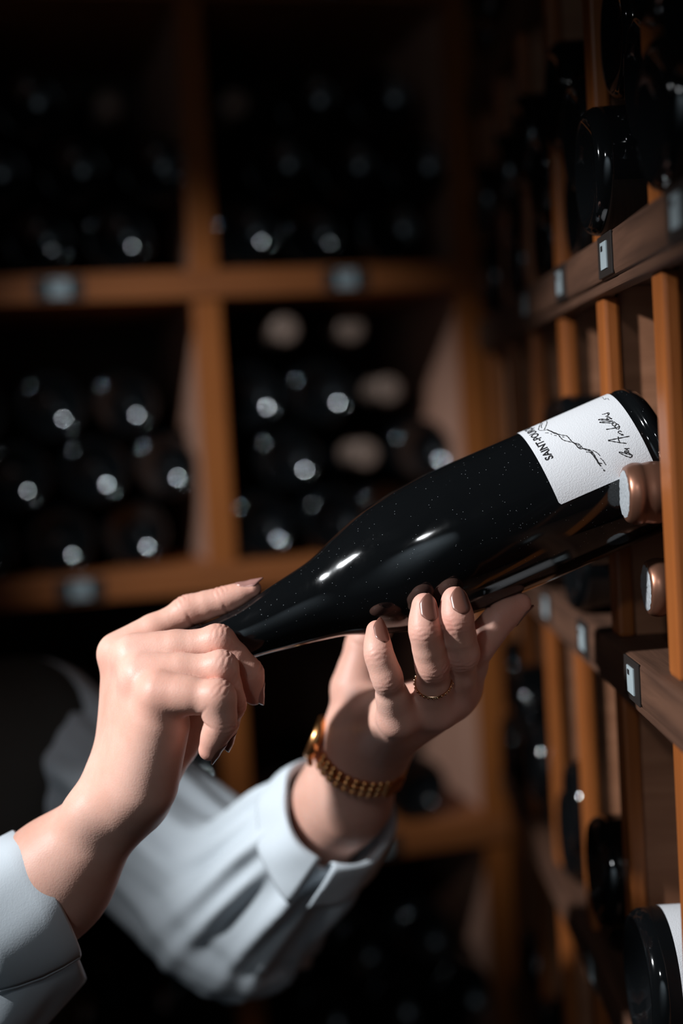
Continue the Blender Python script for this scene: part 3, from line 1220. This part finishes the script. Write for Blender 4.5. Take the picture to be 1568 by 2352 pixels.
def shirt_sdf(p):
    f = trunk_sdf(p, 0.008)
    f = smin(f, round_cone(p, NECK - UPV * 0.05, NECK + UPV * 0.015, 0.066, 0.060), 0.02)
    # far sleeve
    u = round_cone(p, SHL, ELL, 0.054, 0.060) + folds(p, SHL, ELL, 0.0042, 5, 2.0, 0.6)
    f = smin(f, u, 0.03)
    end = CUFF_L - W_L * 0.012
    s = round_cone(p, ELL, end, 0.058, 0.0410) + folds(p, ELL, CUFF_L, 0.0046, 6, 1.6, 1.9) * near(p, CUFF_L, W_L, 0.04)
    s = np.maximum(s, (p - end.astype(np.float32)) @ W_L.astype(np.float32))
    f = smin(f, s, 0.018)
    # near sleeve
    u = round_cone(p, SHR, ELR, 0.056, 0.058) + folds(p, SHR, ELR, 0.003, 5, 4.0, 0.2)
    f = smin(f, u, 0.03)
    end = CUFF_R
    s = round_cone(p, ELR, end + W_R * 0.02, 0.060, 0.0430) + folds(p, ELR, CUFF_R, 0.0042, 4, 2.5, 0.9) * near(p, CUFF_R, W_R, 0.05)
    s = np.maximum(s, (p - end.astype(np.float32)) @ W_R.astype(np.float32))
    f = smin(f, s, 0.018)
    # hollow ends so that the arms come out of open sleeves
    for c, w, bk, r0 in ((CUFF_L, W_L, -W_L, 0.0355), (CUFF_R, W_R, nrm(ELR - CUFF_R), 0.0365)):
        f = np.maximum(f, -smin(round_cone(p, c + w * 0.03, c, r0, r0), round_cone(p, c, c + bk * 0.035, r0, r0 * 0.8), 0.01))
    # open neck
    f = np.maximum(f, -round_cone(p, NECK + UPV * 0.02, NECK + UPV * 0.10, 0.054, 0.06))
    return f


Vs, Qs = sdf_mesh(shirt_sdf, allp.min(0) - 0.16, np.maximum(allp.max(0), np.array([CUFF_L, CUFF_R]).max(0)) + 0.12, SHIRT_H)
shirt = link('shirt', np_mesh('shirt', Vs, Qs, M_SHIRT), None, person)
shirt['label'] = 'pale cotton shirt with open sleeves pushed up the forearms'


def vest_sdf(p):
    f = trunk_sdf(p, 0.017)
    # armholes
    for c, s in ((SHL, 1), (SHR, -1)):
        f = np.maximum(f, -round_cone(p, c + SIDE * s * 0.055 - UPV * 0.01 + FRONT * 0.035, c + SIDE * s * 0.03 - UPV * 0.13 + FRONT * 0.03, 0.066 if s > 0 else 0.082, 0.05 if s > 0 else 0.07))
    # V neck
    q = p - (MID + FRONT * 0.10).astype(np.float32)
    v = np.abs(q @ SIDE.astype(np.float32)) - np.clip((q @ UPV.astype(np.float32) + 0.22) * 0.36, 0, 1)
    front = -(q @ FRONT.astype(np.float32)) - 0.07
    f = np.maximum(f, -np.maximum(v, front))
    f = np.maximum(f, -(np.linalg.norm(p - (NECK + UPV * 0.03).astype(np.float32), axis=1) - 0.085))
    f = np.maximum(f, -(p @ UPV.astype(np.float32)) + np.float32(MID[2] - 0.52))
    return f


Vv, Qv = sdf_mesh(vest_sdf, allp.min(0) - 0.16, allp.max(0) + 0.12, 0.004)
vest = link('vest', np_mesh('vest', Vv, Qv, M_VEST), None, person)
vest['label'] = 'dark brown-grey sleeveless wool vest'


def hair_sdf(p):
    f = ellipsoid(p, HEAD + UPV * 0.045 - FRONT * 0.028, RT3, np.array([0.084, 0.100, 0.092]))
    f = smin(f, ellipsoid(p, HEAD - UPV * 0.01 - FRONT * 0.075, RT3, np.array([0.068, 0.05, 0.085])), 0.03)
    f = np.maximum(f, (p - (HEAD + FRONT * 0.055).astype(np.float32)) @ nrm(FRONT - UPV * 0.75).astype(np.float32))
    return f


Vh, Qh = sdf_mesh(hair_sdf, HEAD - 0.2, HEAD + 0.2, 0.005)
link('hair', np_mesh('hair', Vh, Qh, M_HAIR), None, person)

M_EYE = simple('eye_white', (0.75, 0.73, 0.70), 0.15)
M_IRIS = simple('brown_iris', (0.03, 0.017, 0.01), 0.1)
M_BROW = simple('dark_brow', (0.03, 0.018, 0.012), 0.7)
M_LIP = simple('lips', (0.42, 0.13, 0.11), 0.4)
for s in (-1, 1):
    ec = HEAD + FRONT * 0.0745 + UPV * 0.014 + SIDE * 0.031 * s
    e = link('eye', lathe('eye', [(0, -0.0115)] + [(0.0115 * math.sin(a * math.pi / 12), -0.0115 * math.cos(a * math.pi / 12)) for a in range(1, 12)] + [(0, 0.0115)], 24, M_EYE), None, person)
    place(e, ec, rot_to(FRONT))
    ir = link('iris', lathe('iris', [(0, 0.0119), (0.003, 0.0117), (0.0052, 0.0106)], 24, M_IRIS), None, e)
    V, Fc = [], []
    for i in range(9):
        u = -1 + 2 * i / 8
        c = HEAD + FRONT * (0.0905 - 0.012 * max(0, u * 1.0) ** 2) + UPV * (0.036 + 0.004 * (1 - u * u)) + SIDE * s * (0.033 + 0.019 * u)
        hgt = 0.0035 * (1 - 0.6 * max(0, u))
        V += [c + UPV * hgt, c - UPV * hgt, c - UPV * hgt - FRONT * 0.006, c + UPV * hgt - FRONT * 0.006]
    for i in range(8):
        for k in range(4):
            Fc.append((i * 4 + k, i * 4 + (k + 1) % 4, i * 4 + 4 + (k + 1) % 4, i * 4 + 4 + k))
    link('eyebrow', mesh_of('eyebrow', V, Fc, True, M_BROW), None, person)


def lip_sdf(p):
    f = None
    for h, r in ((0.0035, 0.0052), (-0.0045, 0.0060)):
        a = HEAD + FRONT * 0.0855 - UPV * (0.048 - h)
        for s in (-1, 1):
            g = round_cone(p, a, a + SIDE * s * 0.019 - FRONT * 0.010 - UPV * h, r, 0.0022)
            f = g if f is None else smin(f, g, 0.002)
    return f


Vl, Ql = sdf_mesh(lip_sdf, HEAD + FRONT * 0.08 - UPV * 0.05 - 0.045, HEAD + FRONT * 0.08 - UPV * 0.05 + 0.045, 0.0015)
link('lips', np_mesh('lips', Vl, Ql, M_LIP), None, person)

HIP = MID - UPV * 0.56
M_TROUSER = simple('dark_trousers', (0.015, 0.016, 0.02), 0.85, spec=0.15)
M_SHOE = simple('black_leather', (0.012, 0.011, 0.011), 0.35)


def trouser_sdf(p):
    f = ellipsoid(p, HIP, RT3, np.array([0.172, 0.125, 0.16]))
    for s in (-1, 1):
        hip = HIP + SIDE * 0.085 * s - UPV * 0.06
        knee = HIP + SIDE * 0.09 * s - UPV * 0.42 + FRONT * 0.015
        ank = np.array([knee[0], knee[1], 0.075]) - FRONT * 0.02
        g = smin(round_cone(p, hip, knee, 0.088, 0.064), round_cone(p, knee, ank, 0.064, 0.052), 0.03)
        f = smin(f, g, 0.03)
    return np.maximum(f, 0.045 - p[:, 2])


Vp, Qp = sdf_mesh(trouser_sdf, HIP * [1, 1, 0] - [0.3, 0.3, -0.0], HIP + [0.3, 0.3, 0.2], 0.009)
link('trousers', np_mesh('trousers', Vp, Qp, M_TROUSER), None, person)
for s in (-1, 1):
    ft = HIP + SIDE * 0.09 * s
    a, b = np.array([ft[0], ft[1], 0.045]) - FRONT * 0.03, np.array([ft[0], ft[1], 0.034]) + FRONT * 0.15

    def shoe_sdf(p, a=a, b=b):
        f = round_cone(p, a, b, 0.044, 0.034)
        f = smin(f, round_cone(p, a, a + UPV * 0.05, 0.042, 0.040), 0.02)
        return np.maximum(f, 0.002 - p[:, 2])
    Vq, Qq = sdf_mesh(shoe_sdf, np.minimum(a, b) - 0.07, np.maximum(a, b) + 0.12, 0.006)
    link('shoe', np_mesh('shoe', Vq, Qq, M_SHOE), None, person)


# ---- turned-back cuff of the far sleeve: a band with a slit and free corners
def cuff(name, c, w, rfun, t0, t1, prof, thick, nseg=72):
    e1 = nrm(CR - w * (CR @ w))
    e2 = np.cross(w, e1)
    if e2 @ CU < 0:
        e2 = -e2
    V, Fc = [], []
    npf = len(prof)
    for layer in (0, 1):
        for i in range(nseg + 1):
            f = i / nseg
            th = math.radians(t0 + (t1 - t0) * f)
            for j, (ax, dr) in enumerate(prof):
                rr, da = rfun(th, f, j / (npf - 1))
                rr = rr + dr - (thick if layer else 0)
                V.append(c + w * (ax + da) + (e1 * math.cos(th) + e2 * math.sin(th)) * rr)
    n1 = (nseg + 1) * npf
    for i in range(nseg):
        for j in range(npf - 1):
            a = i * npf + j
            Fc.append((a, a + 1, a + npf + 1, a + npf))
            Fc.append((n1 + a, n1 + a + npf, n1 + a + npf + 1, n1 + a + 1))
    ring = [j for j in range(npf)] + [i * npf + npf - 1 for i in range(1, nseg + 1)] + [nseg * npf + j for j in range(npf - 2, -1, -1)] + [i * npf for i in range(nseg - 1, 0, -1)]
    for k in range(len(ring)):
        a, b = ring[k], ring[(k + 1) % len(ring)]
        Fc.append((a, n1 + a, n1 + b, b))
    return link(name, mesh_of(name, V, Fc, True, M_SHIRT), None, shirt)


def rL(th, f, v):
    wave = 0.0012 * math.sin(5 * th + 1.0) + 0.0009 * math.sin(9 * th + 7 * v) * v
    e = min(f, 1 - f)
    free = max(0.0, 1 - e / 0.16)
    return 0.0375 + wave + free ** 2 * 0.006 * (0.35 + v), -0.010 * free ** 2 * v + 0.0015 * math.sin(3 * th)


cuff('cuff', CUFF_L, W_L, rL, -96, 252, [(-0.016, -0.0018), (-0.006, -0.0008), (0.000, 0.0004), (0.002, 0.0018), (0.0005, 0.0034), (-0.006, 0.0050), (-0.014, 0.0068), (-0.022, 0.0082), (-0.029, 0.0092), (-0.0335, 0.0088)], 0.0012)


def rR(th, f, v):
    return 0.0400 + 0.0009 * math.sin(4 * th + 0.5) + 0.0006 * math.sin(7 * th + 3 * v), 0.0012 * math.sin(2 * th)


cuff('cuff', CUFF_R, W_R, rR, 0, 360, [(-0.010, -0.001), (0.000, 0.0), (0.002, 0.0012), (0.0005, 0.0024), (-0.010, 0.0026), (-0.022, 0.0018), (-0.036, -0.001), (-0.046, -0.004)], 0.0012)

# ------------------------------------------------------------------ wristwatch
WC = P(829, 1735, .893)
WA = nrm(P(842, 1712, .892) - P(790, 1830, .922))
WE1 = nrm(CR - WA * (CR @ WA))
WE2 = np.cross(WA, WE1)
if WE2 @ CU < 0:
    WE2 = -WE2
watch = empty('wristwatch', WC)
tag(watch, 'rose gold wristwatch with a link bracelet on the lower wrist', 'watch')
RA, RBB = 0.0285, 0.0272
LW, LH = 0.0054, 0.0036


def link_mesh(sx):
    import bmesh
    bm = bmesh.new()
    for x, w in ((-0.0047, 0.0038), (0.0, 0.0050), (0.0047, 0.0038)):
        g = bmesh.ops.create_cube(bm, size=1.0)['verts']
        for v in g:
            v.co.x = v.co.x * w * 0.94 + x
            v.co.y *= LW * (0.80 if x else 0.94)
            v.co.z *= LH * (0.9 if x else 1.0)
    bmesh.ops.bevel(bm, geom=bm.edges[:], offset=0.0006, segments=2, affect='EDGES')
    me = bpy.data.meshes.new('bracelet_link')
    bm.to_mesh(me)
    bm.free()
    me.materials.append(M_GOLD)
    me.polygons.foreach_set('use_smooth', [True] * len(me.polygons))
    return me


ME_LINK = link_mesh(1)


def loop_at(deg):
    a = math.radians(deg)
    p = WC + WE1 * RA * math.cos(a) + WE2 * RBB * math.sin(a)
    t = nrm(-WE1 * RA * math.sin(a) + WE2 * RBB * math.cos(a))
    return p, t, nrm(np.cross(WA, t)) * -1


def mat_cols(x, y, z, loc):
    M = Matrix.Identity(4)
    for i in range(3):
        M[i][0], M[i][1], M[i][2], M[i][3] = x[i], y[i], z[i], loc[i]
    return M


def put(o, M, parent_loc):
    o.matrix_local = Matrix.Translation(-Vector(parent_loc)) @ M


CASE_DEG = 165.0
deg = CASE_DEG + 40
while deg < CASE_DEG + 322:
    p, t, n = loop_at(deg)
    if n @ (p - WC) < 0:
        n = -n
    o = link('bracelet_link', ME_LINK, None, watch)
    put(o, mat_cols(np.cross(t, n), t, n, p), WC)
    deg += math.degrees(LW / RA) * 1.02
p, t, n = loop_at(CASE_DEG)
if n @ (p - WC) < 0:
    n = -n
Mc = mat_cols(np.cross(t, n), t, n, p + n * 0.001)
case = link('watch_case', lathe('watch_case', [(0, -0.0030), (0.0125, -0.0030), (0.0142, -0.0018), (0.0146, 0.0), (0.0144, 0.0022), (0.0134, 0.0036), (0.0126, 0.0042), (0.0122, 0.0036)], 48, M_GOLD), None, watch)
put(case, Mc, WC)
dial = link('watch_dial', lathe('watch_dial', [(0, 0.0035), (0.0123, 0.0035)], 48, M_DIAL), None, watch)
put(dial, Mc, WC)
crown = link('crown', lathe('crown', [(0, 0), (0.0022, 0), (0.0024, 0.0006), (0.0024, 0.0028), (0.002, 0.0034), (0, 0.0034)], 20, M_GOLD), None, watch)
put(crown, Mc @ Matrix.Translation((0.0142, 0, 0.0005)) @ Matrix.Rotation(math.pi / 2, 4, 'Y'), WC)
for sx in (-1, 1):
    for sy in (-1, 1):
        lg = link('lug', box_mesh('lug', 0.0024, 0.0065, 0.0030, 0.0006, M_GOLD), None, watch)
        put(lg, Mc @ Matrix.Translation((sx * 0.0062, sy * 0.0150, -0.0012)) @ Matrix.Rotation(-sy * 0.45, 4, 'X'), WC)
pc, tc, nc = loop_at(CASE_DEG + 150)
if nc @ (pc - WC) < 0:
    nc = -nc
clasp = link('clasp', box_mesh('clasp', 0.0118, 0.0135, 0.0028, 0.0008, M_GOLD), None, watch)
put(clasp, mat_cols(np.cross(tc, nc), tc, nc, pc + nc * 0.0018), WC)

# ------------------------------------------------------------------ finger ring
(m0, r0), (m1, r1) = hand_b.f['ring'][0], hand_b.f['ring'][1]
RC = m0 + (m1 - m0) * 0.60
RAX = nrm(nrm(m1 - m0) + cdir(-.1, .1, .25) * 0.4)
RR = 0.0103
ring = empty('finger_ring', RC)
tag(ring, 'thin gold ring with a beaded band on the ring finger below the bottle', 'ring')
Rm = rot_to(RAX)


def torus(name, R, r, mat, n=64, k=10):
    V, Fc = [], []
    for i in range(n):
        a = 2 * math.pi * i / n
        for j in range(k):
            b = 2 * math.pi * j / k
            V.append(((R + r * math.cos(b)) * math.cos(a), (R + r * math.cos(b)) * math.sin(a), r * math.sin(b)))
    for i in range(n):
        for j in range(k):
            Fc.append((i * k + j, ((i + 1) % n) * k + j, ((i + 1) % n) * k + (j + 1) % k, i * k + (j + 1) % k))
    return mesh_of(name, V, Fc, True, mat)


for z in (-0.0006, 0.0006):
    o = link('band', torus('band', RR, 0.00042, M_GOLD_R), None, ring)
    put(o, Matrix.Translation(Vector(RC)) @ Rm.to_4x4() @ Matrix.Translation((0, 0, z)), RC)
bead = lathe('bead', [(0, -0.0008), (0.0006, -0.0005), (0.0009, 0), (0.0006, 0.0005), (0, 0.0008)], 10, M_GOLD_R)
for i in range(26):
    a = 2 * math.pi * i / 26
    o = link('bead', bead, None, ring)
    put(o, Matrix.Translation(Vector(RC)) @ Rm.to_4x4() @ Matrix.Translation((RR * math.cos(a) * 1.03, RR * math.sin(a) * 1.03, 0)), RC)
